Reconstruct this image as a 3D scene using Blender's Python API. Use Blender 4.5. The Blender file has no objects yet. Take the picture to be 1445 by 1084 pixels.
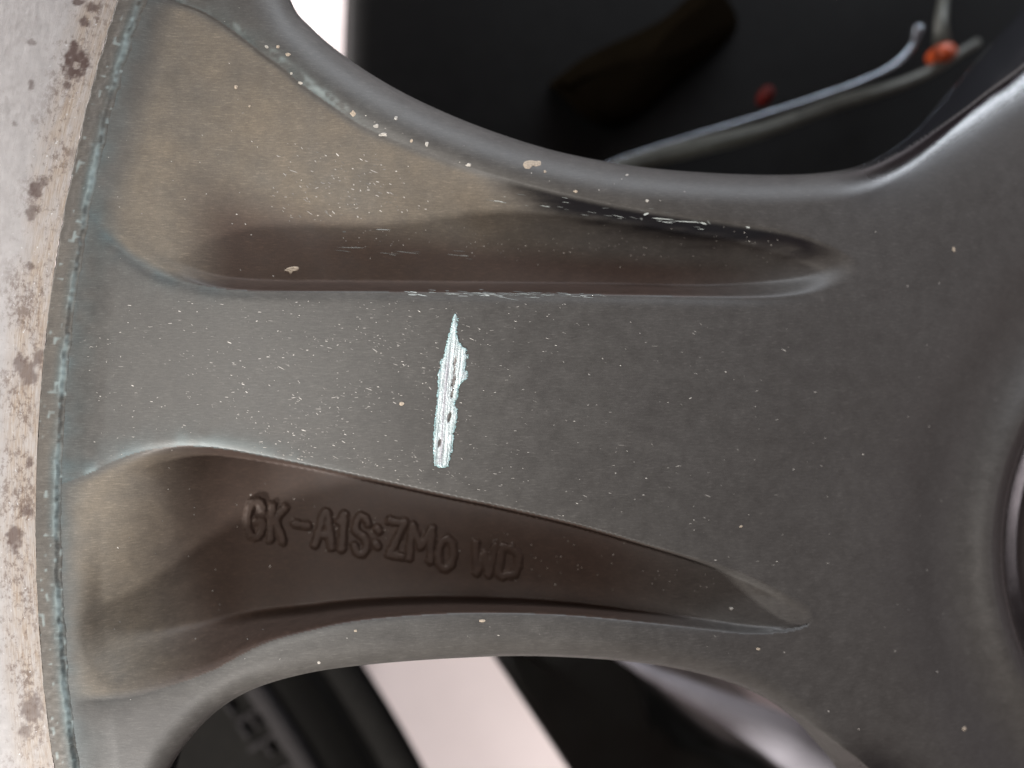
import bpy, math, random
import numpy as np
from mathutils import Vector

# ------------------------------------------------------------------ camera, world, lamps
S = 1e-4                 # metres per photo pixel on the face of the spoke
CU, CV = 722.5, 542.0
DIST = 0.105             # camera height over the face of the spoke (m)
sc = bpy.context.scene
col = sc.collection

def P(u, v, z):
    """point z metres above (+) / below (-) the spoke face, seen at pixel (u, v)"""
    k = (DIST - z) / DIST
    return ((u - CU) * S * k, -(v - CV) * S * k, z)

cam_d = bpy.data.cameras.new('camera')
cam = bpy.data.objects.new('camera', cam_d); col.objects.link(cam)
cam.location = (0, 0, DIST)
cam_d.sensor_width = 36
cam_d.lens = 36 * DIST / (1445 * S)
cam_d.clip_start = 0.002; cam_d.clip_end = 20
cam_d.dof.use_dof = True
cam_d.dof.focus_distance = DIST + 0.0012
cam_d.dof.aperture_fstop = 8.5
sc.camera = cam

w = bpy.data.worlds.new('World'); sc.world = w; w.use_nodes = True
bg = w.node_tree.nodes['Background']
bg.inputs[0].default_value = (0.66, 0.46, 0.41, 1); bg.inputs[1].default_value = 0.29

def aim(o, tgt):
    o.rotation_euler = (Vector(tgt) - Vector(o.location)).to_track_quat('-Z', 'Y').to_euler()

# work lamp: a beam from lower left; the edge of its pool crosses the top left corner
ld = bpy.data.lights.new('work_lamp', 'SPOT'); lamp = bpy.data.objects.new('work_lamp', ld); col.objects.link(lamp)
LAMP_T = Vector(P(330, 690, 0))
az = Vector((-0.55, -0.835, 0)).normalized(); el = math.radians(23.5)
lamp.location = LAMP_T + 0.36 * (az * math.cos(el) + Vector((0, 0, math.sin(el))))
aim(lamp, P(-600, 2800, 0))       # the lamp is tipped down, so the rim of its beam runs over the corner
ld.energy = 11.0; ld.color = (1.0, 0.965, 0.93); ld.shadow_soft_size = 0.013
ld.spot_size = math.radians(2*37.8); ld.spot_blend = 0.008

# hand lamp held left of the lens: its soft reflection lies on the left half of the spoke
hd = bpy.data.lights.new('hand_lamp', 'AREA'); hl = bpy.data.objects.new('hand_lamp', hd); col.objects.link(hl)
hd.shape = 'DISK'; hd.size = 0.07
hl.location = (-0.088, -0.005, 0.19); aim(hl, P(280, 540, 0))
hd.energy = 0.30; hd.color = (1.0, 0.985, 0.95)

# ceiling strip light, high on the upper right
ad = bpy.data.lights.new('ceiling_light', 'AREA'); al = bpy.data.objects.new('ceiling_light', ad); col.objects.link(al)
ad.shape = 'RECTANGLE'; ad.size = 1.6; ad.size_y = 0.11
al.location = (0.35, 1.0, 0.46); aim(al, (0.0, 0.0, 0))
ad.energy = 19.0; ad.color = (0.86, 0.92, 1.0)

# pale wall light coming in from the right
rd = bpy.data.lights.new('side_light', 'AREA'); rl = bpy.data.objects.new('side_light', rd); col.objects.link(rl)
rd.shape = 'RECTANGLE'; rd.size = 0.14; rd.size_y = 0.14
rl.location = (1.0, -0.12, 0.46); aim(rl, (0.05, 0, 0)); rd.energy = 0.6; rd.color = (1.0, 0.88, 0.92)

# added fill for the pale floor, no seen source, behind the wheel to the left
bd = bpy.data.lights.new('floor_fill', 'AREA'); bl = bpy.data.objects.new('floor_fill', bd); col.objects.link(bl)
bd.shape = 'RECTANGLE'; bd.size = 0.3; bd.size_y = 0.12
bl.location = (-0.45, 0.22, -0.05); aim(bl, (-0.03, -0.05, -0.22)); bd.energy = 4.0; bd.color = (1.0, 0.95, 0.93)

# second added fill for the pale floor, unseen, below the frame
b2 = bpy.data.lights.new('floor_fill', 'SPOT'); bo = bpy.data.objects.new('floor_fill', b2); col.objects.link(bo)
b2.spot_size = math.radians(24); b2.spot_blend = 0.4; b2.shadow_soft_size = 0.02
bo.location = (0.15, -0.60, -0.03); aim(bo, (-0.03, -0.10, -0.22)); b2.energy = 22.0; b2.color = (1.0, 0.95, 0.93)

sc.view_settings.view_transform = 'Standard'; sc.view_settings.look = 'None'
sc.view_settings.exposure = -0.15; sc.view_settings.gamma = 1.0
sc.view_settings.use_curve_mapping = False

rng = np.random.default_rng(7); random.seed(7)

# ------------------------------------------------------------------ helpers
def catmull(pts, n=6):
    p = np.array(pts, float); out = []
    q = np.vstack([2*p[0]-p[1], p, 2*p[-1]-p[-2]])
    for i in range(1, len(q)-2):
        p0, p1, p2, p3 = q[i-1], q[i], q[i+1], q[i+2]
        for t in np.arange(n)/n:
            out.append(0.5*((2*p1)+(p2-p0)*t+(2*p0-5*p1+4*p2-p3)*t*t+(3*p1-p0-3*p2+p3)*t**3))
    out.append(p[-1]); return np.array(out)

def poly_dist(U, V, line, closest=False):
    best = np.full(U.shape, 1e18); cx = np.zeros(U.shape); cy = np.zeros(U.shape)
    for a, b in zip(line[:-1], line[1:]):
        d = b - a; L = d @ d
        if L < 1e-9: continue
        t = np.clip(((U-a[0])*d[0] + (V-a[1])*d[1]) / L, 0, 1)
        x = a[0]+t*d[0]; y = a[1]+t*d[1]
        e = (U-x)**2 + (V-y)**2
        if closest:
            m = e < best; cx[m] = x[m]; cy[m] = y[m]; best[m] = e[m]
        else: np.minimum(best, e, out=best)
    best = np.sqrt(best)
    return (best, cx, cy) if closest else best

def in_poly(U, V, poly):
    ins = np.zeros(U.shape, bool)
    x = poly[:, 0]; y = poly[:, 1]; n = len(poly); j = n-1
    for i in range(n):
        c = (y[i] > V) != (y[j] > V)
        if y[j] != y[i]:
            ins ^= c & (U < (x[j]-x[i])*(V-y[i])/(y[j]-y[i]) + x[i])
        j = i
    return ins

def ss(a, b, x):
    t = np.clip((x-a)/(b-a), 0, 1); return t*t*(3-2*t)

def vnoise(x, y, seed=0):
    """smooth value noise in -1..1"""
    r = np.random.default_rng(seed).random((256, 256))*2-1
    xi = np.floor(x).astype(int); yi = np.floor(y).astype(int)
    fx = x-xi; fy = y-yi; fx = fx*fx*(3-2*fx); fy = fy*fy*(3-2*fy)
    g = lambda a, b: r[a % 256, b % 256]
    return (g(xi, yi)*(1-fx)+g(xi+1, yi)*fx)*(1-fy)+(g(xi, yi+1)*(1-fx)+g(xi+1, yi+1)*fx)*fy

def mesh_obj(name, verts, faces, mat, parent=None, smooth=True, attrs=None, uv=None, normals=None):
    """faces: (n,4) or (n,3) int array, or list of polygons"""
    me = bpy.data.meshes.new(name)
    verts = np.asarray(verts, np.float32)
    if isinstance(faces, np.ndarray):
        k = faces.shape[1]; n = len(faces)
        me.vertices.add(len(verts)); me.vertices.foreach_set('co', verts.ravel())
        me.loops.add(n*k); me.loops.foreach_set('vertex_index', faces.astype(np.int32).ravel())
        me.polygons.add(n); me.polygons.foreach_set('loop_start', np.arange(0, n*k, k, dtype=np.int32))
        me.update(calc_edges=True); me.validate()
    else:
        me.from_pydata([tuple(map(float, x)) for x in verts], [], [tuple(map(int, f)) for f in faces]); me.update()
    if smooth: me.polygons.foreach_set('use_smooth', np.ones(len(me.polygons), bool))
    for an, a in (attrs or {}).items():
        if a.ndim == 1:
            me.attributes.new(an, 'FLOAT', 'POINT').data.foreach_set('value', a.astype(np.float32))
        else:
            me.attributes.new(an, 'FLOAT_COLOR', 'POINT').data.foreach_set('color', np.hstack([a, np.ones((len(a), 1))]).astype(np.float32).ravel())
    if uv is not None:
        lay = me.uv_layers.new(name='UVMap'); li = np.empty(len(me.loops), np.int32)
        me.loops.foreach_get('vertex_index', li); lay.data.foreach_set('uv', uv[li].astype(np.float32).ravel())
    if normals is not None: me.normals_split_custom_set_from_vertices(normals.astype(np.float32))
    me.materials.append(mat)
    o = bpy.data.objects.new(name, me); col.objects.link(o)
    if parent: o.parent = parent
    return o

def grid_faces(nr, nc):
    i = np.arange(nr*nc).reshape(nr, nc)
    return np.stack([i[:-1, :-1].ravel(), i[1:, :-1].ravel(), i[1:, 1:].ravel(), i[:-1, 1:].ravel()], 1)

def tube(path, rad, n=16, caps=True):
    path = [Vector(p) for p in path]; V = []; F = []
    rad = [float(x) for x in rad] if hasattr(rad, '__len__') else [rad]*len(path)
    for i, p in enumerate(path):
        t = (path[min(i+1, len(path)-1)] - path[max(i-1, 0)]).normalized()
        a = t.cross(Vector((0, 0, 1))); a = a.normalized() if a.length > 1e-6 else Vector((1, 0, 0)); b = t.cross(a)
        for k in range(n):
            an = 2*math.pi*k/n; V.append(p + rad[i]*(a*math.cos(an)+b*math.sin(an)))
    for i in range(len(path)-1):
        for k in range(n): F.append((i*n+k, i*n+(k+1) % n, (i+1)*n+(k+1) % n, (i+1)*n+k))
    if caps: F += [tuple(range(n))[::-1], tuple(range((len(path)-1)*n, len(path)*n))]
    return [tuple(v) for v in V], F

# ------------------------------------------------------------------ materials
def new_mat(name):
    m = bpy.data.materials.new(name); m.use_nodes = True
    nt = m.node_tree; return m, nt, nt.nodes['Principled BSDF']
def N(nt, t, **kw):
    n = nt.nodes.new(t)
    for k, v in kw.items():
        if k in n.inputs.keys() if hasattr(n.inputs, 'keys') else False: n.inputs[k].default_value = v
        else: setattr(n, k, v)
    return n
def noise(nt, vec, scale, detail=4, rough=0.55):
    n = nt.nodes.new('ShaderNodeTexNoise'); n.inputs['Scale'].default_value = scale
    n.inputs['Detail'].default_value = detail; n.inputs['Roughness'].default_value = rough
    nt.links.new(vec, n.inputs['Vector']); return n.outputs['Fac']
def ramp(nt, fac, stops, interp='LINEAR'):
    n = nt.nodes.new('ShaderNodeValToRGB'); cr = n.color_ramp; cr.interpolation = interp
    while len(cr.elements) < len(stops): cr.elements.new(0.5)
    for e, (p, c) in zip(cr.elements, stops):
        e.position = p; e.color = (*c, 1) if hasattr(c, '__len__') else (c, c, c, 1)
    nt.links.new(fac, n.inputs[0]); return n.outputs[0]
def mix(nt, fac, a, b, mode='MIX'):
    n = nt.nodes.new('ShaderNodeMix'); n.data_type = 'RGBA'; n.blend_type = mode
    for s, x in ((n.inputs['Factor'], fac), (n.inputs[6], a), (n.inputs[7], b)):
        if isinstance(x, (int, float)): s.default_value = x
        elif isinstance(x, tuple): s.default_value = (*x, 1)
        else: nt.links.new(x, s)
    return n.outputs[2]
def math_n(nt, op, a, b=0.0, clamp=False):
    n = nt.nodes.new('ShaderNodeMath'); n.operation = op; n.use_clamp = clamp
    for s, x in ((n.inputs[0], a), (n.inputs[1], b)):
        if isinstance(x, (int, float)): s.default_value = x
        else: nt.links.new(x, s)
    return n.outputs[0]
def attr(nt, name, out='Fac'):
    n = nt.nodes.new('ShaderNodeAttribute'); n.attribute_name = name; return n.outputs[out]
def bump(nt, h, strength, dist, bsdf):
    n = nt.nodes.new('ShaderNodeBump'); n.inputs['Strength'].default_value = strength
    n.inputs['Distance'].default_value = dist; nt.links.new(h, n.inputs['Height'])
    nt.links.new(n.outputs[0], bsdf.inputs['Normal'])
def objco(nt): return nt.nodes.new('ShaderNodeTexCoord').outputs['Object']
def mapped(nt, vec, scale, rot=(0, 0, 0)):
    n = nt.nodes.new('ShaderNodeMapping'); n.inputs['Scale'].default_value = scale; n.inputs['Rotation'].default_value = rot
    nt.links.new(vec, n.inputs['Vector']); return n.outputs[0]

# gunmetal satin paint with brake dust
def paint_material():
    m, nt, b = new_mat('gunmetal_paint'); co = objco(nt)
    big = noise(nt, co, 45, 5); mid = noise(nt, co, 420, 6, 0.65); fine = noise(nt, co, 5200, 3, 0.7)
    streak = noise(nt, mapped(nt, co, (900, 5200, 900), (0, 0, math.radians(-8))), 1.0, 3, 0.6)
    c = mix(nt, ramp(nt, big, [(0.35, 0.0), (0.65, 1.0)]), (0.048, 0.045, 0.042), (0.056, 0.053, 0.050))
    lit_tone = math_n(nt, 'MULTIPLY', attr(nt, 'lit_tone'), ramp(nt, noise(nt, co, 90, 6, 0.6), [(0.30, 0.7), (0.66, 1.0)]))
    c = mix(nt, lit_tone, c, (0.084, 0.080, 0.073))  # paler tone for the brighter lit left side, mixed into the colour
    c = mix(nt, attr(nt, 'cool'), c, (0.062, 0.094, 0.102))
    dn = math_n(nt, 'MULTIPLY', attr(nt, 'dust'), ramp(nt, noise(nt, co, 130, 6, 0.6), [(0.30, 0.45), (0.68, 1.0)]))
    c = mix(nt, dn, c, (0.165, 0.137, 0.102))
    c = mix(nt, attr(nt, 'brown'), c, (0.047, 0.026, 0.018))  # dark brown: shade of the pockets mixed into the colour
    c = mix(nt, 0.75, c, ramp(nt, mid, [(0.30, 0.80), (0.70, 1.15)]), 'MULTIPLY')
    c = mix(nt, 0.55, c, ramp(nt, streak, [(0.30, 0.70), (0.58, 1.0), (0.74, 1.7)]), 'MULTIPLY')
    c = mix(nt, 0.5, c, ramp(nt, fine, [(0.3, 0.75), (0.7, 1.25)]), 'MULTIPLY')
    c = mix(nt, attr(nt, 'gloss_shade'), c, (0.006, 0.006, 0.008))  # black of the glossy walls, and painted shade on the upper pocket wall
    c = mix(nt, attr(nt, 'wear'), c, (0.34, 0.42, 0.42))
    nt.links.new(c, b.inputs['Base Color'])
    r = math_n(nt, 'MULTIPLY_ADD', mid, 0.18); r.node.inputs[2].default_value = 0.36
    r = math_n(nt, 'MULTIPLY_ADD', dn, 0.25); nt.links.new(math_n(nt, 'ADD', math_n(nt, 'MULTIPLY', mid, 0.18), 0.43), r.node.inputs[2])
    r = math_n(nt, 'SUBTRACT', r, math_n(nt, 'MULTIPLY', attr(nt, 'gloss_shade'), 0.44))
    nt.links.new(r, b.inputs['Roughness'])
    b.inputs['Metallic'].default_value = 0.15
    h = math_n(nt, 'ADD', math_n(nt, 'MULTIPLY', fine, 0.5), math_n(nt, 'ADD', math_n(nt, 'MULTIPLY', streak, 0.5), math_n(nt, 'MULTIPLY', mid, 0.35)))
    bump(nt, h, 0.35, 0.00006, b)
    return m
PAINT = paint_material()

def rim_material():
    m, nt, b = new_mat('corroded_bare_aluminium')
    uvn = nt.nodes.new('ShaderNodeUVMap'); uvn.uv_map = 'UVMap'; uv = uvn.outputs[0]
    sep = nt.nodes.new('ShaderNodeSeparateXYZ'); nt.links.new(uv, sep.inputs[0]); X = sep.outputs[0]   # across, 1 = 10 px
    wob = noise(nt, uv, 0.10, 4)
    Xw = math_n(nt, 'ADD', X, math_n(nt, 'MULTIPLY', math_n(nt, 'SUBTRACT', wob, 0.5), 4.0))
    streak = noise(nt, mapped(nt, uv, (6.0, 0.35, 1)), 1.0, 5, 0.65)
    cloud = noise(nt, uv, 0.35, 6, 0.6)
    tan = ramp(nt, streak, [(0.28, (0.18, 0.125, 0.09)), (0.45, (0.25, 0.20, 0.155)), (0.62, (0.335, 0.30, 0.265))])
    white = ramp(nt, cloud, [(0.30, (0.27, 0.258, 0.252)), (0.6, (0.325, 0.312, 0.306))])
    zone = math_n(nt, 'MULTIPLY', ramp(nt, math_n(nt, 'DIVIDE', Xw, 10.0), [(0.30, 1.0), (0.60, 0.0)]), ramp(nt, noise(nt, mapped(nt, uv, (1.2, 0.25, 1)), 0.6, 5, 0.7), [(0.36, 0.25), (0.60, 1.0)]))
    c = mix(nt, zone, white, tan)
    spot = noise(nt, mapped(nt, uv, (1.0, 0.7, 1)), 1.3, 6, 0.75)
    patch = noise(nt, uv, 0.13, 3)
    band = ramp(nt, math_n(nt, 'DIVIDE', Xw, 12.0), [(0.0, 0.45), (0.12, 1.0), (0.34, 0.9), (0.62, 0.15)])
    dark = math_n(nt, 'MULTIPLY', ramp(nt, math_n(nt, 'ADD', spot, math_n(nt, 'MULTIPLY', patch, 0.55)), [(0.77, 0.0), (0.90, 1.0)]), band)
    c = mix(nt, math_n(nt, 'MULTIPLY', dark, 0.78), c, (0.085, 0.055, 0.042))
    wsp = ramp(nt, noise(nt, uv, 1.5, 3), [(0.66, 0.0), (0.72, 1.0)])
    c = mix(nt, math_n(nt, 'MULTIPLY', wsp, band), c, (0.48, 0.48, 0.48))
    tiny = ramp(nt, noise(nt, uv, 2.4, 2), [(0.70, 0.0), (0.76, 1.0)])
    c = mix(nt, math_n(nt, 'MULTIPLY', tiny, 0.5), c, (0.22, 0.15, 0.12))
    c = mix(nt, attr(nt, 'blot'), c, (0.060, 0.036, 0.030))
    nt.links.new(c, b.inputs['Base Color'])
    b.inputs['Metallic'].default_value = 0.0; b.inputs['Roughness'].default_value = 0.5
    bump(nt, math_n(nt, 'ADD', streak, math_n(nt, 'MULTIPLY', spot, -1.0)), 0.35, 0.00008, b)
    return m
RIM = rim_material()

def plain(name, colr, rough=0.5, metal=0.0, nscale=300, var=0.3, bmp=0.0, coat=0.0, spec=0.5):
    m, nt, b = new_mat(name); co = objco(nt); n = noise(nt, co, nscale, 5, 0.6)
    c = mix(nt, 1.0, colr, ramp(nt, n, [(0.3, 1-var), (0.7, 1+var)]), 'MULTIPLY')
    nt.links.new(c, b.inputs['Base Color']); b.inputs['Roughness'].default_value = rough; b.inputs['Metallic'].default_value = metal
    b.inputs['Coat Weight'].default_value = coat; b.inputs['Specular IOR Level'].default_value = spec
    if bmp: bump(nt, n, bmp, 0.0005, b)
    return m
M_FLAKE = plain('pale_paint_flakes', (0.42, 0.40, 0.36), 0.6, 0, 3000, 0.3)
M_CREAM = plain('cream_chip', (0.42, 0.35, 0.27), 0.7, 0, 4000, 0.35, 0.4)
M_RUBBER = plain('tyre_rubber', (0.006, 0.0056, 0.005), 0.8, 0, 500, 0.3, 0.2, spec=0.06)
M_RIDGE = plain('worn_rubber', (0.022, 0.020, 0.020), 0.8, 0, 900, 0.3, 0.2, spec=0.1)
M_FLOOR = plain('pale_floor', (0.78, 0.69, 0.68), 0.55, 0, 25, 0.04)
M_BLACK = plain('glossy_black', (0.004, 0.0045, 0.004), 0.3, 0, 80, 0.4, spec=0.25)
M_DARK = plain('satin_black', (0.0015, 0.0015, 0.0015), 0.5, 0, 200, 0.5); M_DARK.node_tree.nodes['Principled BSDF'].inputs['Specular IOR Level'].default_value = 0.1
M_GLEAM = plain('gleam_bright', (0.26, 0.29, 0.33), 0.22, 0.9, 400, 0.15)
M_GREY = plain('dull_steel', (0.06, 0.063, 0.055), 0.5, 0.2, 500, 0.3)
M_ORANGE = plain('orange_plastic', (0.32, 0.05, 0.012), 0.4)
M_RED = plain('glint_red', (0.045, 0.004, 0.003), 0.6, spec=0.1)
M_BROWN = plain('sheen_brown', (0.0034, 0.0025, 0.0015), 0.7, 0, 60, 0.2); M_BROWN.node_tree.nodes['Principled BSDF'].inputs['Specular IOR Level'].default_value = 0.0
M_LILAC = plain('highlight_grey', (0.30, 0.29, 0.32), 0.5, 0.1, 60, 0.1)

def vcol_material(name, rough):
    m, nt, b = new_mat(name); co = objco(nt)
    n = noise(nt, co, 4000, 4, 0.7)
    c = mix(nt, 0.8, attr(nt, 'tint', 'Color'), ramp(nt, n, [(0.3, 0.72), (0.62, 1.05)]), 'MULTIPLY')
    nt.links.new(c, b.inputs['Base Color']); b.inputs['Roughness'].default_value = rough
    bump(nt, n, 0.5, 0.0001, b); return m
M_SCRATCH = vcol_material('scraped_bare_metal', 0.38); M_FLECK = vcol_material('worn_paint_flecks', 0.6)
M_SCRATCH.node_tree.nodes['Principled BSDF'].inputs['Metallic'].default_value = 0.25

# ------------------------------------------------------------------ outlines, photo pixels
EC, EV, ER, AR = 2455.0, 735.0, 2370.0, 2405.0          # rim circles: end of spoke, edge of bare metal
C_T = catmull([(95,265),(120,292),(150,333),(200,374),(250,395),(320,408),(400,411),(550,412),(700,414),(850,416),(1000,419),(1090,420),(1150,414),(1195,400),(1218,385)])
U_T = catmull([(170,-14),(240,0),(290,18),(330,44),(370,74),(400,96),(430,122),(480,157),(520,182),(600,215),(660,236),(750,262),(850,286),(950,304),(1050,318),(1120,330),(1170,347),(1208,368),(1218,385)])
C_B = catmull([(70,690),(95,680),(130,666),(160,651),(200,637),(250,630),(300,632),(350,640),(420,654),(520,675),(620,697),(720,718),(820,742),(920,771),(1020,800),(1080,822),(1125,843),(1144,855),(1150,868)])
U_B = catmull([(90,994),(120,990),(180,984),(240,968),(300,946),(369,910),(438,890),(508,876),(611,867),(700,865),(800,868),(900,877),(1000,888),(1060,893),(1110,890),(1138,882),(1150,868)])
W_T = catmull([(352,-520),(362,-260),(378,-110),(410,0),(440,40),(490,82),(560,126),(640,164),(720,194),(800,217),(900,235),(1000,244),(1100,247),(1170,243),(1215,233),(1255,212),(1292,184),(1332,141),(1382,80),(1445,8),(1560,-130),(1700,-330),(1780,-520)])
W_TF = catmull([(1060,247),(1120,247),(1180,244),(1230,232),(1270,214),(1310,190),(1355,160),(1400,127),(1445,94),(1540,10),(1700,-160),(1860,-420)])
W_B = catmull([(150,1640),(176,1330),(205,1170),(240,1084),(290,1018),(350,976),(430,951),(520,938),(640,929),(760,926),(900,935),(1000,954),(1070,980),(1118,1012),(1150,1046),(1180,1084),(1260,1220),(1400,1420),(1520,1640)])
W_BF = catmull([(960,945),(1020,959),(1070,978),(1112,1000),(1150,1026),(1190,1056),(1225,1084),(1320,1180),(1480,1360),(1640,1640)])
PT = np.vstack([U_T, C_T[::-1]]); PB = np.vstack([C_B, U_B[::-1]])
WTP = np.vstack([W_T, [(1780,-3000),(352,-3000)]]); WBP = np.vstack([W_B, [(1520,4000),(150,4000)]])
HOLE_C, HOLE_A, HOLE_B = (1868.0, 775.0), 424.0, 390.0       # bowl in the hub with its bore

def fu(line):
    i = np.argsort(line[:, 0], kind='stable'); return lambda u: np.interp(u, line[i, 0], line[i, 1])
def kf(*pts):
    p = np.array(pts, float); xs = np.arange(p[0, 0]-160, p[-1, 0]+160, 2.0); ys = np.interp(xs, p[:, 0], p[:, 1])
    g = np.exp(-(np.arange(-36, 37)*2.0/26)**2); g /= g.sum(); ys = np.convolve(np.pad(ys, 36, 'edge'), g, 'valid')
    return lambda u: np.interp(u, xs, ys)

def height(U, V):
    """height in mm over the spoke face, with masks"""
    R = np.hypot(U-EC, V-EV); dE = ER - R
    dCt = poly_dist(U, V, C_T); dUt = poly_dist(U, V, U_T); dCb = poly_dist(U, V, C_B); dUb = poly_dist(U, V, U_B)
    dWt = poly_dist(U, V, W_T); dWb = poly_dist(U, V, W_B)
    inT = (V >= fu(U_T)(U)) & (V <= fu(C_T)(U)) & (U < 1218); inB = (V >= fu(C_B)(U)) & (V <= fu(U_B)(U)) & (U < 1150)
    above = V < fu(U_T)(U); below = V > fu(U_B)(U)
    h = -0.4*((V-540)/300.0)**2*(1-ss(1000, 1400, U))*0.5
    h -= 14.0*(np.maximum(U-280, 0)/1000.0)**2 - 5.0*(np.maximum(U-1320, 0)/1000.0)**2
    base = h.copy()
    flt = -1.5*(1-ss(800, 1214, U)); flb = (0.6+0.7*(1-ss(350, 600, U))+1.2*ss(700, 900, U))*(1-ss(880, 1146, U))
    h = np.where(above & (U < 1218), flt+base, h)
    h = np.where(below & (U < 1150), flb+base, h)
    # rounded shoulders of the face
    h -= np.where(~inT & ~above, 0.30*np.exp(-(dCt/9.0)**2), 0)*(1-ss(1000, 1200, U))
    h -= np.where(~inB & ~below, kf((80,0.2),(150,0.7),(260,0.8),(420,0.5),(700,0.2),(1100,0.05))(U)*np.exp(-dCb/11.0), 0)
    h -= np.where(above, kf((200,0.9),(380,1.1),(520,0.6),(1200,0.3))(U)*np.exp(-dUt/9.0), 0)*(1-ss(1000, 1210, U))
    h -= np.where(below, 0.5*np.exp(-dUb/9.0), 0)*(1-ss(950, 1140, U))
    # upper pocket
    s = dUt/(dUt+dCt+1e-6); k = ss(520, 820, U)
    dep = kf((120,0.3),(225,0.3),(262,1.0),(300,3.6),(350,6.6),(420,8.0),(700,8.2),(900,7.4),(1040,5.4),(1120,2.9),(1170,1.1),(1200,0.3),(1218,0.0))(U)
    prof = (1-k)*s**kf((250,2.4),(400,1.8),(600,1.15))(U) + k*(1-(1-np.clip(s/0.72, 0, 1))**2.6)
    sh = kf((180,0.7),(380,1.1),(520,0.6),(1218,0.3))(U)
    hu = flt - sh*(1-ss(1000, 1210, U)); floor = hu*(1-prof) - dep*prof
    wf = ss(0, kf((100,40),(230,30),(300,18),(400,15),(1000,16),(1150,30),(1218,40))(U), dCt)
    ht = (-0.3*(1-wf)*(1-ss(1000, 1200, U))) + (floor - 0)*wf
    h = np.where(inT, ht+base, h)
    # lower pocket
    s = dCb/(dCb+dUb+1e-6)
    d1 = kf((80,0.3),(160,0.9),(200,1.8),(250,4.5),(310,9.5),(380,13.2),(450,14.5),(620,12.5),(780,9.0),(880,6.6),(970,3.6),(1050,1.5),(1110,0.4),(1150,0.0))(U)
    d2 = kf((90,1.0),(130,2.6),(180,6.0),(260,11.0),(340,15.0),(430,16.5),(700,14.5),(840,10.5),(930,6.4),(1020,3.0),(1085,1.0),(1125,0.2),(1150,0.0))(U)
    fl = -(d1 + (d2-d1)*ss(0.0, 0.80, s))
    up = ss(kf((90,0.60),(220,0.74),(330,0.80),(450,0.84),(1150,0.86))(U), 1.0, s)
    fl = fl*(1-up) + (flb-0.5)*up
    shb = kf((80,0.2),(150,0.7),(260,0.8),(420,0.5),(700,0.2),(1150,0.0))(U)
    wf = ss(0, kf((80,45),(200,26),(300,9),(420,3),(850,3),(950,3),(1050,8),(1150,24))(U), dCb)
    h = np.where(inB, -shb*(1-wf) + fl*wf + base, h)
    # run-out against the rim
    wE = ss(-4, 60, dE); h = -0.9*(1-wE) + h*wE
    # hub: falls away, low crest, then the bowl
    q = np.hypot((U-HOLE_C[0])/HOLE_A, (V-HOLE_C[1])/HOLE_B); e = (q-1)*400      # px outside the bore
    hubw = ss(1120, 1330, U)
    h -= hubw*(2.3*np.exp(-((e-105)/48.0)**2))
    h += 0.8*np.exp(-((e-46)/19.0)**2)
    h -= 3.0*(1-ss(26, 42, e)) + 1.6*(1-ss(-14, 10, e)) + 16*(1-ss(-40, -12, e))
    h -= ss(1200, 1500, U)*0.8
    # fillets along the openings, and the visible inner walls on the hub side
    def fillet(d, wd, drop): t = np.clip(1-d/wd, 0, 1); return drop*(1-np.sqrt(np.maximum(1-t*t, 0)))
    wt = kf((350,60),(600,56),(900,48),(1200,42),(1445,40))(U); wb = kf((240,40),(500,34),(900,30),(1100,30),(1445,30))(U)
    h -= fillet(dWt, wt, 4.8) + fillet(dWb, wb, 3.4)
    gloss_shade = np.zeros(U.shape)
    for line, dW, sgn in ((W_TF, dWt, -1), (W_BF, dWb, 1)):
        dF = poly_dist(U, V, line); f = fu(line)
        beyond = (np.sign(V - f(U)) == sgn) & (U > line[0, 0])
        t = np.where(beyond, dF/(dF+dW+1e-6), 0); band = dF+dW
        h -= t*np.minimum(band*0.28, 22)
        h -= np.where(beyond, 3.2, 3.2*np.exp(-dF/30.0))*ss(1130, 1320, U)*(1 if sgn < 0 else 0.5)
        gloss_shade = np.maximum(gloss_shade, np.where(beyond, ss(0.0, 0.12, t), np.exp(-(dF/38.0)**2))*ss(1150, 1270, U) * (1 if sgn < 0 else ss(990, 1100, V)))
    gloss_shade = np.maximum(gloss_shade, np.maximum(1-ss(-14, -2, e), 0.9*(1-ss(20, 44, e))))
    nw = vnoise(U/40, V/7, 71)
    gloss_shade = np.maximum(gloss_shade, np.where(inT, 0.93*ss(0, 7, dUt)*(1-ss(14, 44, dUt+7*nw))*ss(640, 800, U+20*nw)*(1-ss(1130, 1200, U)), 0))  # upper pocket wall: its shade painted in as black
    # masks for dust, cool oxidised tint, worn edges, pocket shade put into colour as brown
    dust = np.where(inT, (1-ss(560, 900, U))*ss(10, 70, dE)*0.95 + 0.10, 0) + np.where(inB, (1-ss(280, 620, U))*0.8*ss(0, 40, dE)+0.08, 0)
    dust = np.clip(dust*ss(0, 14, np.minimum(np.minimum(dCt, dUt), np.minimum(dCb, dUb))), 0, 1)
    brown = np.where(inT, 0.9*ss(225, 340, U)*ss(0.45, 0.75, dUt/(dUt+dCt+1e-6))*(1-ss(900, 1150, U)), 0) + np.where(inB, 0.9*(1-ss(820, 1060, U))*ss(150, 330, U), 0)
    nz = vnoise(U/16, V/16, 3)
    cool = 0.5*np.exp(-dE/22.0) + 0.75*np.exp(-dCb/14.0)*(1-ss(260, 560, U))*(~inB) + 0.5*np.exp(-dCt/13.0)*(1-ss(230, 420, U)) + 0.45*np.exp(-dUt/16.0)*above*(1-ss(400, 620, U))
    cool = np.clip(cool*(0.8+0.5*nz), 0, 1)
    wear = np.exp(-dCb/3.0)*(~inB)*(1-ss(100, 190, U))*np.clip(0.4+nz, 0, 1)*0.5
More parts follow.
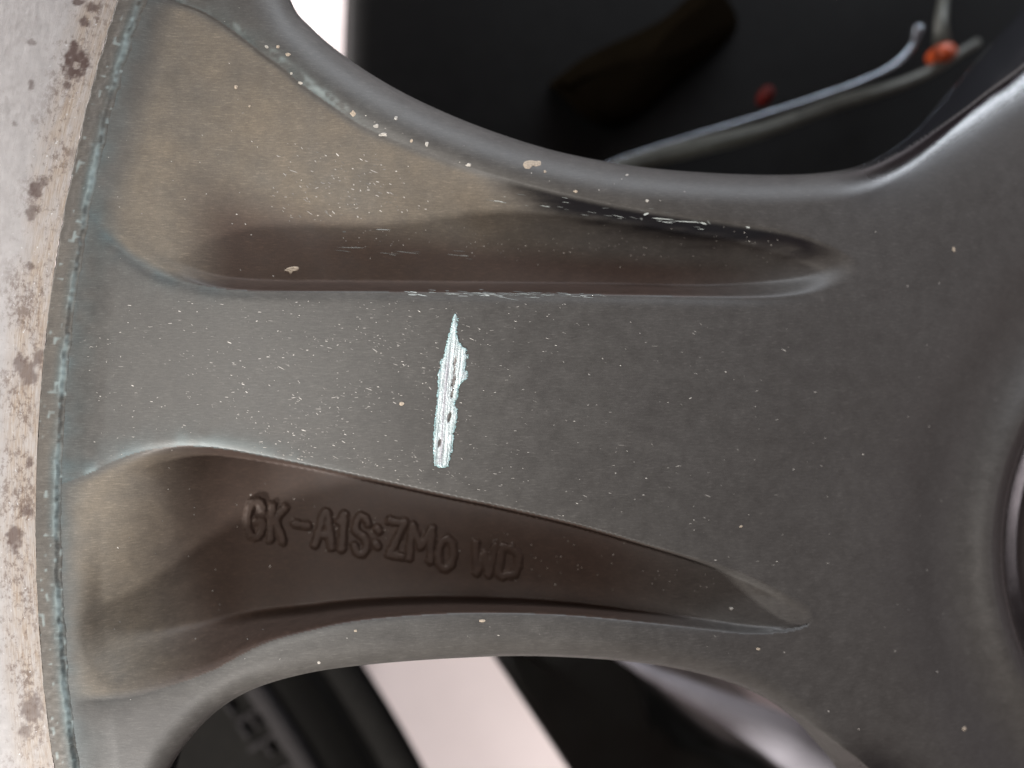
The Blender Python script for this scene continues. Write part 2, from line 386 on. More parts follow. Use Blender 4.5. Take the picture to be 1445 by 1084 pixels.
    wear += 0.42*np.exp(-((dUt-7)/6.0)**2)*above*(1-ss(440, 520, U))*ss(280, 340, U)*ss(-0.3, 0.3, vnoise(U/26, V/26, 6))*np.clip(0.6+vnoise(U/7, V/7, 5), 0, 1)
    wear += 0.12*np.exp(-((dCb-9)/9.0)**2)*(~inB)*(~below)*ss(200, 270, U)*(1-ss(330, 460, U))*np.clip(0.7+nz*.5, 0, 1)
    h += 0.03*vnoise(U/60, V/60, 9)
    lit_tone = np.clip((1-ss(420, 1180, U+30*vnoise(U/70, V/70, 81)))*(1-0.7*ss(960, 1010, V)), 0, 1)  # light falloff put into colour: paler left, darker at hub and lower flange
    return h, dict(lit_tone=lit_tone, gloss_shade=np.clip(gloss_shade, 0, 1), dust=dust, brown=np.clip(brown, 0, 1), cool=cool, wear=np.clip(wear, 0, 1))

def to_world(U, V, h_mm):
    z = h_mm*1e-3; k = (DIST-z)/DIST
    return np.stack([(U-CU)*S*k, -(V-CV)*S*k, z], -1)

# ------------------------------------------------------------------ the wheel
wheel = bpy.data.objects.new('alloy_wheel', None); col.objects.link(wheel)
wheel['label'] = 'dark grey alloy wheel with scraped spoke, cast lettering and corroded rim'
wheel['category'] = 'wheel'

def axis(a, b, lo, hi, step):
    mid_ = np.arange(a, b, step); g = []
    x = a; st = step
    while x > lo: st = min(st*1.25, 24); x -= st; g.append(x)
    r = []; x = mid_[-1]; st = step
    while x < hi: st = min(st*1.25, 24); x += st; r.append(x)
    return np.array(g[::-1]+list(mid_)+r)
ua = axis(66, 1460, 20, 1900, 2.0); va = axis(-14, 1100, -420, 1520, 2.0)
U, V = np.meshgrid(ua, va)
nr, nc = U.shape
Uf = U.ravel().copy(); Vf = V.ravel().copy()
F = grid_faces(nr, nc)
uc = Uf[F].mean(1); vc = Vf[F].mean(1)
keep = (np.hypot(uc-EC, vc-EV) < ER) & ~in_poly(uc, vc, WTP) & ~in_poly(uc, vc, WBP)
cnt_all = np.bincount(F.ravel(), minlength=len(Uf)); cnt_k = np.bincount(F[keep].ravel(), minlength=len(Uf))
bnd = (cnt_k > 0) & (cnt_k < cnt_all)
bi = np.where(bnd)[0]
bu, bv = Uf[bi], Vf[bi]
d1, x1, y1 = poly_dist(bu, bv, W_T, True); d2, x2, y2 = poly_dist(bu, bv, W_B, True)
r = np.hypot(bu-EC, bv-EV); d3 = np.abs(r-ER); x3 = EC+(bu-EC)*ER/r; y3 = EV+(bv-EV)*ER/r
w_ = np.argmin(np.stack([d1, d2, d3]), 0)
Uf[bi] = np.choose(w_, [x1, x2, x3]); Vf[bi] = np.choose(w_, [y1, y2, y3])
F = F[keep]
used = np.unique(F); remap = np.full(len(Uf), -1); remap[used] = np.arange(len(used))
Uf, Vf = Uf[used], Vf[used]; F = remap[F]
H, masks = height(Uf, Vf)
W3 = to_world(Uf, Vf, H)
# vertex normals of the whole casting, so that spoke and hub meet without a seam
a, b_, c_, d_ = (W3[F[:, i]] for i in range(4))
fn = np.cross(c_-a, d_-b_)
NRM = np.zeros_like(W3)
for i in range(4): np.add.at(NRM, F[:, i], fn)
NRM /= np.linalg.norm(NRM, axis=1, keepdims=True)+1e-20
SIGN = 1 if NRM[:, 2].mean() > 0 else -1
if SIGN < 0: NRM = -NRM; F = F[:, ::-1]
is_hub = Uf[F].mean(1) > 1262

def sub_mesh(name, fsel):
    f = F[fsel]; us = np.unique(f); rm = np.full(len(W3), -1); rm[us] = np.arange(len(us)); f = rm[f]
    vs = W3[us]; nn = NRM[us]; at = {k: x[us] for k, x in masks.items()}
    # skirt: the side walls of the openings, going back from the boundary
    e = np.vstack([f[:, [0, 1]], f[:, [1, 2]], f[:, [2, 3]], f[:, [3, 0]]])
    key = np.sort(e, 1); key = key[:, 0].astype(np.int64)*len(us)+key[:, 1]
    _, inv, cnt = np.unique(key, return_inverse=True, return_counts=True)
    be = e[cnt[inv] == 1]
    hu = Uf[us]; hv = Vf[us]
    onwin = (np.minimum(poly_dist(hu, hv, W_T), poly_dist(hu, hv, W_B)) < 0.6)
    be = be[onwin[be[:, 0]] & onwin[be[:, 1]]]
    q = np.unique(be); m0 = len(vs); rq = np.full(len(us), -1); rq[q] = np.arange(len(q))
    top = vs[q]; bot = top.copy(); bot[:, 2] -= 0.020; bot[:, :2] *= 1.0
    cc = np.array([0.02, 0.0]); 
    outn = nn[q].copy(); outn[:, 2] = 0; outn /= np.linalg.norm(outn, axis=1, keepdims=True)+1e-9
    bot[:, :2] -= outn[:, :2]*0.004
    vs2 = np.vstack([vs, top, bot]); n2 = np.vstack([nn, outn, outn])
    i0 = m0+rq[be[:, 0]]; i1 = m0+rq[be[:, 1]]; sk = np.stack([i0, i0+len(q), i1+len(q), i1], 1)
    for k in at: at[k] = np.concatenate([at[k], np.tile(np.ones(len(q)) if k == 'gloss_shade' else np.zeros(len(q)), 2)])
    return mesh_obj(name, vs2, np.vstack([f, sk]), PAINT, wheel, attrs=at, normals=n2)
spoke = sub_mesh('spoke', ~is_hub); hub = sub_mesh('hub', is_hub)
hub['label'] = 'smooth dark grey hub with round bore at its centre'

# rim: painted edge band and bare corroded lip, rings about the wheel axis
def ring(name, radii, hfun, mat, attrs_fn=None, parent=None):
    th = np.radians(np.arange(-33, 33.01, 0.05)); T, Rr = np.meshgrid(th, radii, indexing='ij')
    uu = EC-Rr*np.cos(T); vv = EV+Rr*np.sin(T)
    uu, vv, hh = hfun(T, Rr, uu, vv)
    vs = to_world(uu, vv, hh).reshape(-1, 3)
    uvs = np.stack([(Rr-AR).ravel()/10, (T*2400).ravel()/10], 1)
    f = grid_faces(len(th), len(radii))
    at = attrs_fn(T, Rr, uu, vv) if attrs_fn else None
    o = mesh_obj(name, vs, f, mat, parent, attrs=at, uv=uvs)
    return o
def h_band(T, Rr, uu, vv):
    t = (Rr-ER)/(AR-ER)                      # 0 at spoke, 1 at bare metal
    jag = 1.2*vnoise(T*2400/14, T*0, 11)+0.6*vnoise(T*2400/5, T*0, 12)
    uu = uu + jag*np.where((t < 0.3) | (t > 0.9), 1, 0.3)
    hh = -0.9 + 0.38*ss(0, 0.28, t) - 0.3*ss(0.3, 1.0, t) + 0.04*vnoise(uu/5, vv/5, 13)
    hh = hh + 0.10 - 0.22*ss(0.02, -0.14, t); hh = np.where(t > 0.999, -2.6, hh)
    return uu, vv, hh
def a_band(T, Rr, uu, vv):
    t = ((Rr-ER)/(AR-ER)).ravel(); x = (T*2400).ravel()
    n1 = vnoise(x/40, t*0+2, 14); n2 = vnoise(x/6, t*6, 15)
    wear = np.exp(-((t-0.16)/0.12)**2)*np.clip(0.30+0.6*n1+0.6*n2, 0, 1)*0.6
    wear = np.maximum(wear, 0.4*ss(0.6, 0.95, vnoise(x/7, t*5, 16)))
    z = np.zeros(len(t))
    cool = np.exp(-((t-0.2)/0.25)**2)*np.clip(0.6+0.5*n1+ss(150, 700, (vv.ravel()-400))*0.6, 0, 1)
    return dict(lit_tone=0.8+z, gloss_shade=z, dust=0.25+z, brown=z, cool=np.clip(cool, 0, 1), wear=np.clip(wear, 0, 1))
band = ring('edge_band', np.array([*np.linspace(ER-5, AR-1, 22), AR, AR+0.2]), h_band, PAINT, a_band, wheel)
band['label'] = 'narrow grey painted band with chipped pale teal edge'
def h_lip(T, Rr, uu, vv):
    t = Rr-AR
    hh = -1.1 - 0.010*t - 0.00004*t*t + 0.025*vnoise(uu/7, vv/7, 21)*ss(0, 10, t) + 0.02*vnoise(uu/3, vv/14, 22)
    hh = hh - 0.0004*np.maximum(t-210, 0)**2
    return uu, vv, hh
def a_lip(T, Rr, uu, vv):
    u = uu.ravel(); v = vv.ravel(); d = np.zeros(len(u)); n = vnoise(u/5, v/5, 31)*0.5+vnoise(u/2.2, v/2.2, 32)*0.35
    for bx, by, rx, ry, k in ((107,90,17,22,1),(104,66,6,9,1),(118,30,5,8,.9),(124,33,4,5,.9),(130,10,12,6,.8),(110,3,9,5,.9),(95,120,5,6,.8),(40,525,12,20,.7),(30,515,10,14,.7),(55,505,9,14,.7),(20,760,10,20,.8),(38,720,10,9,.7),(45,1000,14,22,.7),(35,1030,9,12,.6),(50,268,9,12,.8),(45,300,8,10,.7),(60,255,8,9,.7),(45,60,6,4,.6),(44,120,4,7,.7),(20,176,4,4,.6),(42,652,5,7,.7),(42,376,6,6,.7)):
        e = ((u-bx)/rx)**2+((v-by)/ry)**2
        d = np.maximum(d, k*np.clip(1.5-e*1.0+n*1.3, 0, 1)*(e < 3))
    e = ((u-108)/5)**2+((v-92)/5)**2; d *= np.where(e < 1.2, 0.25, 1)
    return dict(blot=np.clip(d, 0, 1))
lip = ring('rim_lip', np.concatenate([np.arange(AR-0.5, AR+175, 2.5), np.arange(AR+178, AR+330, 10)]), h_lip, RIM, a_lip, wheel)
lip['label'] = 'bare machined rim lip with brown corrosion stains'

# ------------------------------------------------------------------ cast letters in the lower pocket
GLY = {
 'G': [[(1,.18),(.75,0),(.3,0),(0,.22),(0,.78),(.3,1),(.75,1),(1,.82),(1,.55),(.55,.55)]],
 'K': [[(.05,0),(.05,1)],[(.95,0),(.1,.55)],[(.35,.42),(1,1)]],
 '-': [[(0,.5),(1,.5)]],
 'A': [[(0,1),(.42,0),(.62,0),(1,1)],[(.2,.66),(.82,.66)]],
 '1': [[(.15,.22),(.6,0),(.6,1)]],
 'S': [[(1,.16),(.72,0),(.28,0),(0,.2),(.1,.42),(.85,.58),(1,.8),(.72,1),(.28,1),(0,.84)]],
 ':': [[(.4,.2),(.6,.26)],[(.4,.72),(.6,.78)]],
 'Z': [[(0,0),(1,0),(.15,1),(1,1)]],
 'M': [[(0,1),(.05,0),(.5,.6),(.95,0),(1,1)]],
 '0': [[(.5,0),(.12,.14),(0,.5),(.12,.86),(.5,1),(.88,.86),(1,.5),(.88,.14),(.5,0)]],
 'W': [[(0,0),(.2,1),(.5,.35),(.8,1),(1,0)]],
 'D': [[(0,0),(.55,0),(.95,.25),(1,.6),(.85,.9),(.5,1),(0,1),(0,0)]],
}
LET = [('G',353,708,19,47),('K',384,714,19,47),('-',417,718,19,42),('A',448,722,23,47),('1',478,725,13,49),('S',503,729,17,50),(':',527,738,14,40),('Z',550,735,21,47),('M',581,742,30,45),('0',621,759,20,42),('W',671,766,28,41),('D',708,772,25,38)]
for ch, x0, y0, wd, ht in LET:
    strokes = [[(x0+gx*wd-6*gy*0.6, y0+gy*ht+gx*wd*0.15) for gx, gy in st] for st in GLY[ch]]
    al_ = np.array([p for st in strokes for p in st]); lo = al_.min(0)-12; hi = al_.max(0)+12
    g_u, g_v = np.meshgrid(np.arange(lo[0], hi[0], 1.0), np.arange(lo[1], hi[1], 1.0))
    d = np.full(g_u.shape, 1e9)
    for st in strokes: d = np.minimum(d, poly_dist(g_u, g_v, catmull(st, 4) if len(st) > 5 else np.array(st, float)))
    d = d + 1.1*vnoise(g_u/5, g_v/5, 41) + 0.5*vnoise(g_u/2, g_v/2, 42)
    hh, mk = height(g_u.ravel(), g_v.ravel()); hh = hh.reshape(g_u.shape)
    hh = hh - 0.08 + 0.62*(1-ss(2.2, 10.0, d))
    vs = to_world(g_u, g_v, hh).reshape(-1, 3)
    f = grid_faces(*g_u.shape)
    mesh_obj('cast_letter', vs, f, PAINT, spoke, attrs=mk)

# ------------------------------------------------------------------ the scrape across the spoke
zz = np.array([(350,55),(335,110),(315,190),(300,250),(285,320),(265,345),(262,400),(250,420),(252,500),(245,570),(238,650),(228,740),(222,820),(222,900),(228,985),(265,1000),(290,998),(315,990),(325,950),(330,910),(345,895),(340,860),(352,830),(345,790),(360,750),(372,690),(370,640),(352,600),(372,580),(380,500),(405,470),(432,455),(435,410),(418,400),(430,340),(440,315),(425,300),(428,270),(400,255),(385,235),(375,200),(365,180),(372,120),(376,80),(365,60),(350,55)], float)
OUT = zz/4.337 + np.array([560, 430])
g_u, g_v = np.meshgrid(np.arange(607, 666, 0.6), np.arange(440, 664, 0.6))
jx = 1.2*vnoise(g_u/2.2, g_v/1.6, 51)+0.5*vnoise(g_u/1.1, g_v/0.9, 52); jy = 0.5*vnoise(g_u/2, g_v/2, 53)
ins = in_poly((g_u+jx).ravel(), (g_v+jy).ravel(), OUT).reshape(g_u.shape)
do = poly_dist(g_u, g_v, OUT)
xa = g_u - np.interp(g_v, [440, 500, 560, 620, 664], [641, 636, 630, 626, 622])       # across the stroke
ridge = vnoise(xa/2.6, g_v/40, 54)
slit = np.zeros(g_u.shape)
for sx, sy, rx, ry in ((642,511,2.2,8),(640,538,2.4,10),(638,556,2,8),(634,589,2.6,8),(620,626,2.4,6),(641,524,1.6,6)):
    slit = np.maximum(slit, np.clip(1.5-((g_u-sx+0.22*(g_v-sy))/rx)**2-((g_v-sy)/ry)**2+0.5*vnoise(g_u/1.5, g_v/2, 55), 0, 1))
hs, _ = height(g_u.ravel(), g_v.ravel()); hs = hs.reshape(g_u.shape)
hs = hs + 0.04 + 0.08*ss(0, 4, do) + 0.05*ridge + 0.04*vnoise(g_u/1.6, g_v/1.2, 56) - 0.12*slit
groove = vnoise(xa/0.85, g_v/26, 57)*0.6+vnoise(xa/1.7, g_v/12, 58)*0.5
hs = hs + 0.05*groove + 0.07*np.exp(-((do-1.2)/1.0)**2)*(0.4+vnoise(g_u/2, g_v/1.5, 59))
edge = np.exp(-do/(2.2+1.2*vnoise(g_u/3, g_v/3, 60)))
cw = np.array([0.66, 0.74, 0.74]); ct = np.array([0.22, 0.46, 0.47]); cb = np.array([0.16, 0.13, 0.12]); cl = np.array([0.40, 0.40, 0.43])
tint = cw[None, None]*np.ones(g_u.shape+(1,))
lm = np.clip(np.exp(-((xa+3)/2.6)**2)*ss(480, 530, g_v)*0.8 + 0.35*np.clip(ridge, 0, 1), 0, 1)[..., None]; tint = tint*(1-lm)+cl*lm
tint = tint*(1-(edge*0.85)[..., None])+ct*(edge*0.85)[..., None]
tint = tint*np.clip(0.92+0.38*groove, .45, 1.25)[..., None]
tint = tint*(1-(slit*0.9)[..., None])+cb*(slit*0.9)[..., None]
f = grid_faces(*g_u.shape); f = f[ins.ravel()[f].sum(1) >= 3]
us = np.unique(f); rm = np.full(g_u.size, -1); rm[us] = np.arange(len(us))
scr = mesh_obj('scrape_mark', to_world(g_u, g_v, hs).reshape(-1, 3)[us], rm[f], M_SCRATCH, spoke, attrs=dict(tint=tint.reshape(-1, 3)[us]))
scr['label'] = 'bright white vertical scrape through the paint with ragged teal edges'

# ------------------------------------------------------------------ chips and flakes of lost paint
def flake_verts(us_, vs_, ln, wd_, ang, lift=0.014):
    """irregular hexagons lying on the casting"""
    n = len(us_); k = 6; t = np.arange(k)*2*np.pi/k
    rr = 0.7+0.5*rng.random((n, k))
    a = ln[:, None]*np.cos(t)*rr/2; b = wd_[:, None]*np.sin(t)*rr/2
    c, s_ = np.cos(ang)[:, None], np.sin(ang)[:, None]
    uu = us_[:, None]+a*c-b*s_; vv = vs_[:, None]+a*s_+b*c
    uu = np.hstack([us_[:, None], uu]); vv = np.hstack([vs_[:, None], vv])
    hh, _ = height(uu.ravel(), vv.ravel()); hh = hh.reshape(uu.shape)+lift; hh[:, 0] += 0.006*np.minimum(ln, 6)/3
    base = np.arange(n)[:, None]*7
    f = np.concatenate([np.stack([base[:, 0], base[:, 0]+1+(i+1) % 6, base[:, 0]+1+i], 1) for i in range(6)])
    return to_world(uu, vv, hh).reshape(-1, 3), f[:, ::-1]
def scatter(n, u0, u1, v0, v1, test=None, dens=None):
    u = rng.uniform(u0, u1, n); v = rng.uniform(v0, v1, n); m = np.ones(n, bool)
    if test is not None: m &= test(u, v)
    if dens is not None: m &= rng.random(n) < dens(u, v)
    return u[m], v[m]
groups = []
cl_ = lambda u, v: np.clip(0.55+0.9*vnoise(u/30, v/22, 61), 0.05, 1)
u, v = scatter(8500, 110, 1200, 425, 800, lambda u, v: (v > fu(C_T)(u)+12) & (v < fu(C_B)(u)-6), lambda u, v: cl_(u, v)*np.interp(u, [110, 260, 380, 560, 700, 850, 1200], [.15, .3, .85, .8, .32, .14, .02]))
groups.append((u, v, rng.gamma(1.6, 1.4, len(u))+0.9, rng.uniform(0.5, 1.3, len(u)), rng.normal(0.18, 0.3, len(u))))
u, v = scatter(480, 380, 640, 170, 316, lambda u, v: (v > fu(U_T)(u)+25) & (v < 312), lambda u, v: np.exp(-((u-490)/90)**2-((v-260)/55)**2))
groups.append((u, v, rng.gamma(2, 1.4, len(u))+1.2, rng.uniform(.8, 1.5, len(u)), rng.normal(.5, .3, len(u))))
u, v = scatter(800, 400, 1010, 690, 840, lambda u, v: in_poly(u, v, PB), lambda u, v: np.exp(-((v-(725+0.17*(u-420)))/24)**2)*np.interp(u, [400, 470, 700, 1010], [.3, .7, .5, .25]))
groups.append((u, v, rng.uniform(1, 2.6, len(u)), rng.uniform(.8, 1.6, len(u)), rng.normal(.5, .8, len(u))))
u, v = scatter(900, 480, 1100, 318, 405, None, lambda u, v: 0.5*np.exp(-((v-(342+0.02*(u-700)))/18)**2))
groups.append((u, v, rng.uniform(1, 2.6, len(u)), rng.uniform(.7, 1.3, len(u)), rng.normal(.2, .8, len(u))))
u, v = scatter(330, 180, 1150, 0, 1000, lambda u, v: ((v < fu(U_T)(u)-3) & (v > fu(U_T)(u)-40)) | ((v > fu(U_B)(u)+5) & (v < fu(U_B)(u)+45)))
groups.append((u, v, rng.gamma(2, .8, len(u))+1, rng.uniform(.9, 1.9, len(u)), rng.normal(.4, .8, len(u))))
u, v = scatter(160, 130, 420, 60, 1000, None, lambda u, v: .6)
groups.append((u, v, rng.uniform(1.2, 3, len(u)), rng.uniform(1, 1.8, len(u)), rng.normal(.4, .6, len(u))))
u, v = scatter(22, 1150, 1340, 300, 1050); groups.append((u, v, rng.uniform(1.2, 3.4, len(u)), rng.uniform(1, 1.8, len(u)), rng.normal(.4, .6, len(u))))
cat = [np.concatenate([g[i] for g in groups]) for i in range(5)]
vs, f = flake_verts(*cat)
tn = np.repeat(np.clip(rng.lognormal(-1.3, 0.55, len(cat[0])), .10, .72), 7)[:, None]*np.array([1.0, .95, .87])
o = mesh_obj('paint_flakes', vs, f, M_FLECK, spoke, smooth=False, attrs=dict(tint=tn)); o['kind'] = 'stuff'
o['label'] = 'fine pale flecks of worn paint over the spoke'
# hairline scratches: along the face shoulder and the dark wall of the upper pocket
g = []
n = 90; u = 560+rng.beta(2, 2.2, n)*310; v = fu(C_T)(u)+rng.normal(1.5, 2.2, n); g.append((u, v, rng.uniform(4, 24, n), rng.uniform(.4, 1.0, n), rng.normal(.07, .05, n)))
n = 30; u = rng.uniform(690, 1010, n); v = 280+(u-700)*0.115+rng.normal(0, 6, n); g.append((u, v, rng.uniform(3, 20, n), rng.uniform(.3, .8, n), rng.normal(.14, .06, n)))
g.append(tuple(np.array(x, float) for x in ((935, 970, 992, 912, 1056, 540, 486, 905, 1000), (309, 313, 315, 302, 321, 324, 327, 309, 314), (34, 40, 10, 9, 7, 22, 6, 5, 7), (0.9, 1.1, 2.2, 3, 2.5, 1.4, 2, 3, 2.4), (.08, .07, .3, -.3, .2, .03, 0, .4, .8))))
n = 12; u = rng.uniform(480, 720, n); v = 352+(u-480)*.06+rng.normal(0, 6, n); g.append((u, v, rng.uniform(8, 34, n), rng.uniform(.35, .7, n), rng.normal(.1, .05, n)))
cat = [np.concatenate([x[i] for x in g]) for i in range(5)]
vs, f = flake_verts(*cat)
tn = np.repeat(np.clip(rng.lognormal(-1.4, 0.6, len(cat[0])), .1, .6), 7)[:, None]*np.array([.92, 1.0, .97])
o = mesh_obj('hairline_scratches', vs, f, M_FLECK, spoke, smooth=False, attrs=dict(tint=tn)); o['kind'] = 'stuff'
o['label'] = 'thin light scratches along the edges of the upper pocket'
# single larger chips, each its own piece
def chip(pts, mat, lift=0.05):
    p = np.array(pts, float); c = p.mean(0); q = catmull(np.vstack([p, p[:1]]), 3)[:-1]
    uu = np.concatenate([[c[0]], q[:, 0]]); vv = np.concatenate([[c[1]], q[:, 1]])
    inner = c+(q-c)*0.7; uu = np.concatenate([uu, inner[:, 0]]); vv = np.concatenate([vv, inner[:, 1]])
    hh, _ = height(uu, vv); k = len(q); hh += lift; hh[0] += .03; hh[1+k:] += .04*(0.5+rng.random(k)); hh[1:1+k] -= .07
    fs = []
    for i in range(k):
        j = (i+1) % k; fs.append((0, 1+k+j, 1+k+i)); fs.append((1+k+i, 1+k+j, 1+j, 1+i))
    return mesh_obj('paint_chip', to_world(uu, vv, hh), fs, mat, spoke, smooth=False)
chip([(737,233),(740,228),(748,226),(756,227),(763,227),(764,233),(757,235),(752,234),(748,238),(741,238)], M_CREAM)['label'] = 'largest cream chip on the upper flange'
chip([(400,382),(406,378),(414,376),(422,377),(420,382),(414,383),(410,387),(407,384)], M_CREAM)['label'] = 'orange-tan chip lying in the upper pocket'
for x, y, rx, ry in ((498,160,4,4),(531,178,4,3),(541,190,6,3),(559,167,3,3),(581,199,2.5,2.5),(603,203,3,3.5),(661,233,4,2.5),(769,242,2,2),(812,270,3,2),(885,247,2.5,1.5),(913,283,3,2),(376,66,3,2.5),(392,66,3,3),(406,77,4,2.5),(424,117,3.5,2.5),(411,104,2,2),(333,123,3,2.5),(352,150,2,2),(567,570,3.5,2.5),(1346,352,2.5,3),(1032,859,3,2),(1070,916,2.5,2),(1046,743,3,1.5),(680,876,5,2),(502,890,2.5,2),(450,935,3,2),(1361,1028,3,3)):
    k = 8; t = np.arange(k)*2*np.pi/k; rr = rng.uniform(.7, 1.25, k)
    chip(np.stack([x+rx*rr*np.cos(t), y+ry*rr*np.sin(t)], 1), M_CREAM if rng.random() < .6 else M_FLAKE)

# ------------------------------------------------------------------ behind the wheel
def tag(o, label, cat, group=None):
    o['label'] = label; o['category'] = cat
    if group: o['group'] = group
    return o
FZ = -0.22
fl = mesh_obj('floor', [(-1.2, -1.2, FZ), (1.2, -1.2, FZ), (1.2, 1.2, FZ), (-1.2, 1.2, FZ)], [(0, 1, 2, 3)], M_FLOOR); fl['kind'] = 'structure'

# tyre lying behind the lower opening
TZ = -0.12; ks = (DIST-TZ)/DIST*S
tc = Vector(P(-905, 1886, TZ)); TR = 1703*ks
tyre = bpy.data.objects.new('tyre', None); col.objects.link(tyre); tyre.location = tc
tag(tyre, 'black rubber tyre with ribbed sidewall behind the lower wheel opening', 'tyre')
def revolve(prof, a0, a1, na):
    th = np.linspace(a0, a1, na); V_ = np.array([[(r_*math.cos(t), r_*math.sin(t), z_) for (r_, z_) in prof] for t in th]).reshape(-1, 3)
    f_ = grid_faces(na, len(prof)); return V_, f_
# outer edge, shoulder, sidewall to bead
prof = [(TR-.06,-.095),(TR-.035,-.07),(TR-.012,-.03),(TR-.004,-.012),(TR-.001,-.004),(TR-.003,-.0015),(TR-.0105,0.0),(TR-.011,-.0012),(TR-.0122,-.0012),(TR-.0126,.0),(TR-.030,.002),(TR-.031,-.001),(TR-.060,-.002),(TR-.085,-.010),(TR-.10,-.02)]
V_, f_ = revolve(prof, 0, 2*math.pi, 361)
mesh_obj('sidewall', V_, f_, M_RUBBER, tyre)
prof = [(TR-.0262,.000),(TR-.0266,.0036),(TR-.0272,.0042),(TR-.0312,.0042),(TR-.0318,.0036),(TR-.0322,-.002)]
V_, f_ = revolve(prof, 0, 2*math.pi, 361)
mesh_obj('rim_protector', V_, f_, M_RIDGE, tyre)
# fine radial serrations between shoulder and protector
vv_, ff_ = [], []
a_c = math.atan2(P(500, 1010, TZ)[1]-tc.y, P(500, 1010, TZ)[0]-tc.x)
for i in range(150):
    a = a_c + (i-75)*0.0044; da = 0.0011; b0 = len(vv_)
    for r_ in (TR-.0145, TR-.0255):
        for (aa, z_) in ((a-da, .0005), (a-da*.5, .0022), (a+da*.5, .0022), (a+da, .0005)):
            vv_.append((r_*math.cos(aa), r_*math.sin(aa), z_))
    for k in range(3): ff_.append((b0+k, b0+k+1, b0+k+5, b0+k+4))
o = mesh_obj('serrations', vv_, ff_, M_RUBBER, tyre, smooth=False); o['kind'] = 'stuff'
# raised characters on the sidewall
for i, (ch, px, py) in enumerate((('E', 352, 1008), ('F', 372, 1046), ('F', 396, 1090), ('L', 330, 975))):
    pc = Vector(P(px, py, TZ)) - tc; a = math.atan2(pc.y, pc.x); er = Vector((math.cos(a), math.sin(a), 0)); et = Vector((-er.y, er.x, 0))
    hgt = .0085; bars = {'E': [((0, 0), (0, 1)), ((0, 0), (.6, 0)), ((0, .5), (.5, .5)), ((0, 1), (.6, 1))], 'F': [((0, 0), (0, 1)), ((0, .5), (.5, .5)), ((0, 1), (.6, 1))], 'L': [((0, 0), (0, 1)), ((0, 0), (.6, 0))]}[ch]
    vs_, fs_ = [], []
    for (p0, p1) in bars:
        A = pc+er*(p0[1]-.5)*hgt+et*(-p0[0]*hgt); B = pc+er*(p1[1]-.5)*hgt+et*(-p1[0]*hgt)
        dd = (B-A).normalized()*.0007; nn = Vector((-dd.y, dd.x, 0)); b0 = len(vs_)
        for zq, kk in ((-.003, 1.0), (.0004, 1.0), (.0008, .6)):
            for q_ in (A-dd-nn*kk, A-dd+nn*kk, B+dd+nn*kk, B+dd-nn*kk): vs_.append((q_.x, q_.y, zq))
        for l in (0, 4):
            for k in range(4): fs_.append((b0+l+k, b0+l+(k+1) % 4, b0+l+4+(k+1) % 4, b0+l+4+k))
        fs_.append((b0+8, b0+9, b0+10, b0+11))
    mesh_obj('raised_letter', vs_, fs_, M_RIDGE, tyre, smooth=False)

# black drum beside the pale floor, lower opening
def shell(name, outline, z0, dz, mat, label, cat, dome=0.0, bevel=8):
    """a solid slab with rounded top edge; outline in photo pixels at depth z0"""
    q = catmull(list(outline)+[outline[0]], 5)[:-1]; c = q.mean(0); k = len(q); vs_ = []; fs_ = []
    loops = []
    nrm = np.roll(q, -1, 0)-np.roll(q, 1, 0); nrm = np.stack([-nrm[:, 1], nrm[:, 0]], 1); nrm /= np.linalg.norm(nrm, axis=1, keepdims=True)
    area = 0.5*np.sum(q[:, 0]*np.roll(q[:, 1], -1)-np.roll(q[:, 0], -1)*q[:, 1]); nrm *= np.sign(area)
    for ins_, z_ in ((0, z0-dz), (0, z0-.0035), (bevel*.3, z0-.001), (bevel, z0)): loops.append([P(*(q[i]+nrm[i]*ins_), z_) if z_ > z0-.02 else tuple(np.array(P(*q[i], z0))*[1, 1, 0]+[0, 0, z_]) for i in range(k)])
    loops.append([P(*(c+(q[i]-c)*0.5), z0+dome*.75) for i in range(k)])
    for l in loops: vs_ += l
    for a in range(len(loops)-1):
        for i in range(k): fs_.append((a*k+i, a*k+(i+1) % k, (a+1)*k+(i+1) % k, (a+1)*k+i))
    vs_.append(P(*c, z0+dome)); t = (len(loops)-1)*k
    for i in range(k): fs_.append((t+i, t+(i+1) % k, len(vs_)-1))
    o = mesh_obj(name, vs_, fs_, mat); me = o.data
    import bmesh; bm = bmesh.new(); bm.from_mesh(me); bmesh.ops.recalc_face_normals(bm, faces=bm.faces); bm.to_mesh(me); bm.free()
    return tag(o, label, cat)
shell('black_drum', [(640,845),(697,928),(750,1008),(800,1084),(900,1240),(1150,1400),(1250,1250),(1100,1084),(1020,1040),(955,990),(905,940),(860,840)], -0.10, .10, M_BLACK, 'glossy black drum right of the pale floor in the lower opening', 'drum', .004, 14)
V_, f_ = tube([P(x, y, -.085) for x, y in catmull([(860,920),(890,935),(930,956),(1030,1004),(1110,1045),(1200,1110),(1300,1220)], 8)], list(np.interp(np.arange(49), [0, 16, 32, 48], [.0006, .002, .0062, .007])), 24)
tag(mesh_obj('curved_highlight', V_, f_, M_LILAC), 'grey curved tube as a rail in the lower right opening', 'highlight')  # tube added to stand for a highlight on a curved glossy surface
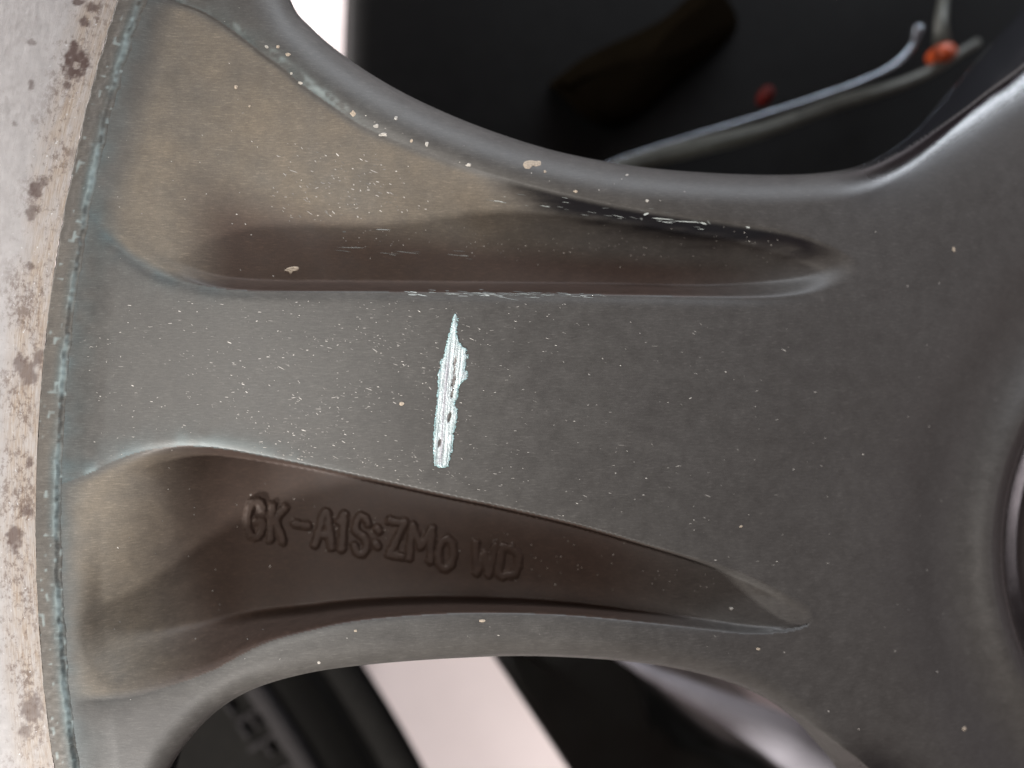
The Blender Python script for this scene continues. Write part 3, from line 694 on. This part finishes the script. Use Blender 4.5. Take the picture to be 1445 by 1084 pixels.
# dark body filling the upper opening
shell('black_housing', [(505,-420),(492,-150),(487,0),(484,90),(480,330),(700,520),(1100,600),(1500,560),(1900,300),(2050,-200),(1800,-520),(1100,-560)], -0.10, .10, M_DARK, 'large black housing filling the upper wheel opening', 'housing', -.004, 40)
V_, f_ = tube([P(x, y, -.084) for x, y in catmull([(780,262),(880,222),(960,197),(1050,170),(1150,138),(1215,115),(1258,94),(1285,68),(1297,38)], 6)], list(np.interp(np.arange(49), [0, 20, 44, 48], [.0002, .0005, .0009, .0015])), 16)
tag(mesh_obj('bright_gleam', V_, f_, M_GLEAM), 'thin bright tube as a reflected pipe bending upwards behind the upper opening', 'gleam')  # tube added to stand for a bright reflection in the glossy black surface
V_, f_ = tube([P(x, y, -.087) for x, y in catmull([(800,275),(890,232),(990,206),(1080,183),(1180,147),(1290,112),(1380,60)], 6)], list(np.interp(np.arange(37), [0, 14, 36], [.0027, .0023, .0013])), 16)
tag(mesh_obj('grey_shine', V_, f_, M_GREY), 'tube as a dull grey reflected rod just below the bright pipe', 'shine')  # tube added to stand for a duller reflected band
def bead(name, u, v, z, ru, rv, mat, label, cat, parts=None):
    prof = [(0, .5), (.55, .48), (.85, .36), (1, .1), (1, -.2), (.9, -.5)]; vs_ = []; n = 20
    for (r_, q_) in prof:
        for k in range(n):
            a = 2*math.pi*k/n; x, y, zz_ = P(u+ru*r_*math.cos(a), v+rv*r_*math.sin(a), z); vs_.append((x, y, z+q_*.006))
    fs_ = [(a*n+i, (a+1)*n+i, (a+1)*n+(i+1) % n, a*n+(i+1) % n) for a in range(len(prof)-1) for i in range(n)]
    return tag(mesh_obj(name, vs_, fs_, mat), label, cat)
cap = bead('orange_cap', 1330, 76, -.086, 17, 13, M_ORANGE, 'small orange plastic cap beside the bent end of the pipe', 'cap')
V_, f_ = tube([P(1330, 66, -.086), P(1328, 30, -.087), P(1334, -20, -.089)], [.0022, .0016, .0012], 12)
mesh_obj('stem', V_, f_, M_GREY, cap)
bead('red_glint', 1081, 135, -.085, 10, 12, M_RED, 'bead as a dim red reflected plug deep in the upper opening', 'glint')  # bead added to stand for the blurred reflection of a red lamp
shell('brown_sheen', [(775,118),(830,78),(930,30),(1000,-20),(1040,40),(960,110),(890,168),(835,172)], -.092, .016, M_BROWN, 'slab as a dim brown reflected bracket blurred in the middle of the upper opening', 'sheen', .001, 22)  # slab added to stand for a brown reflection
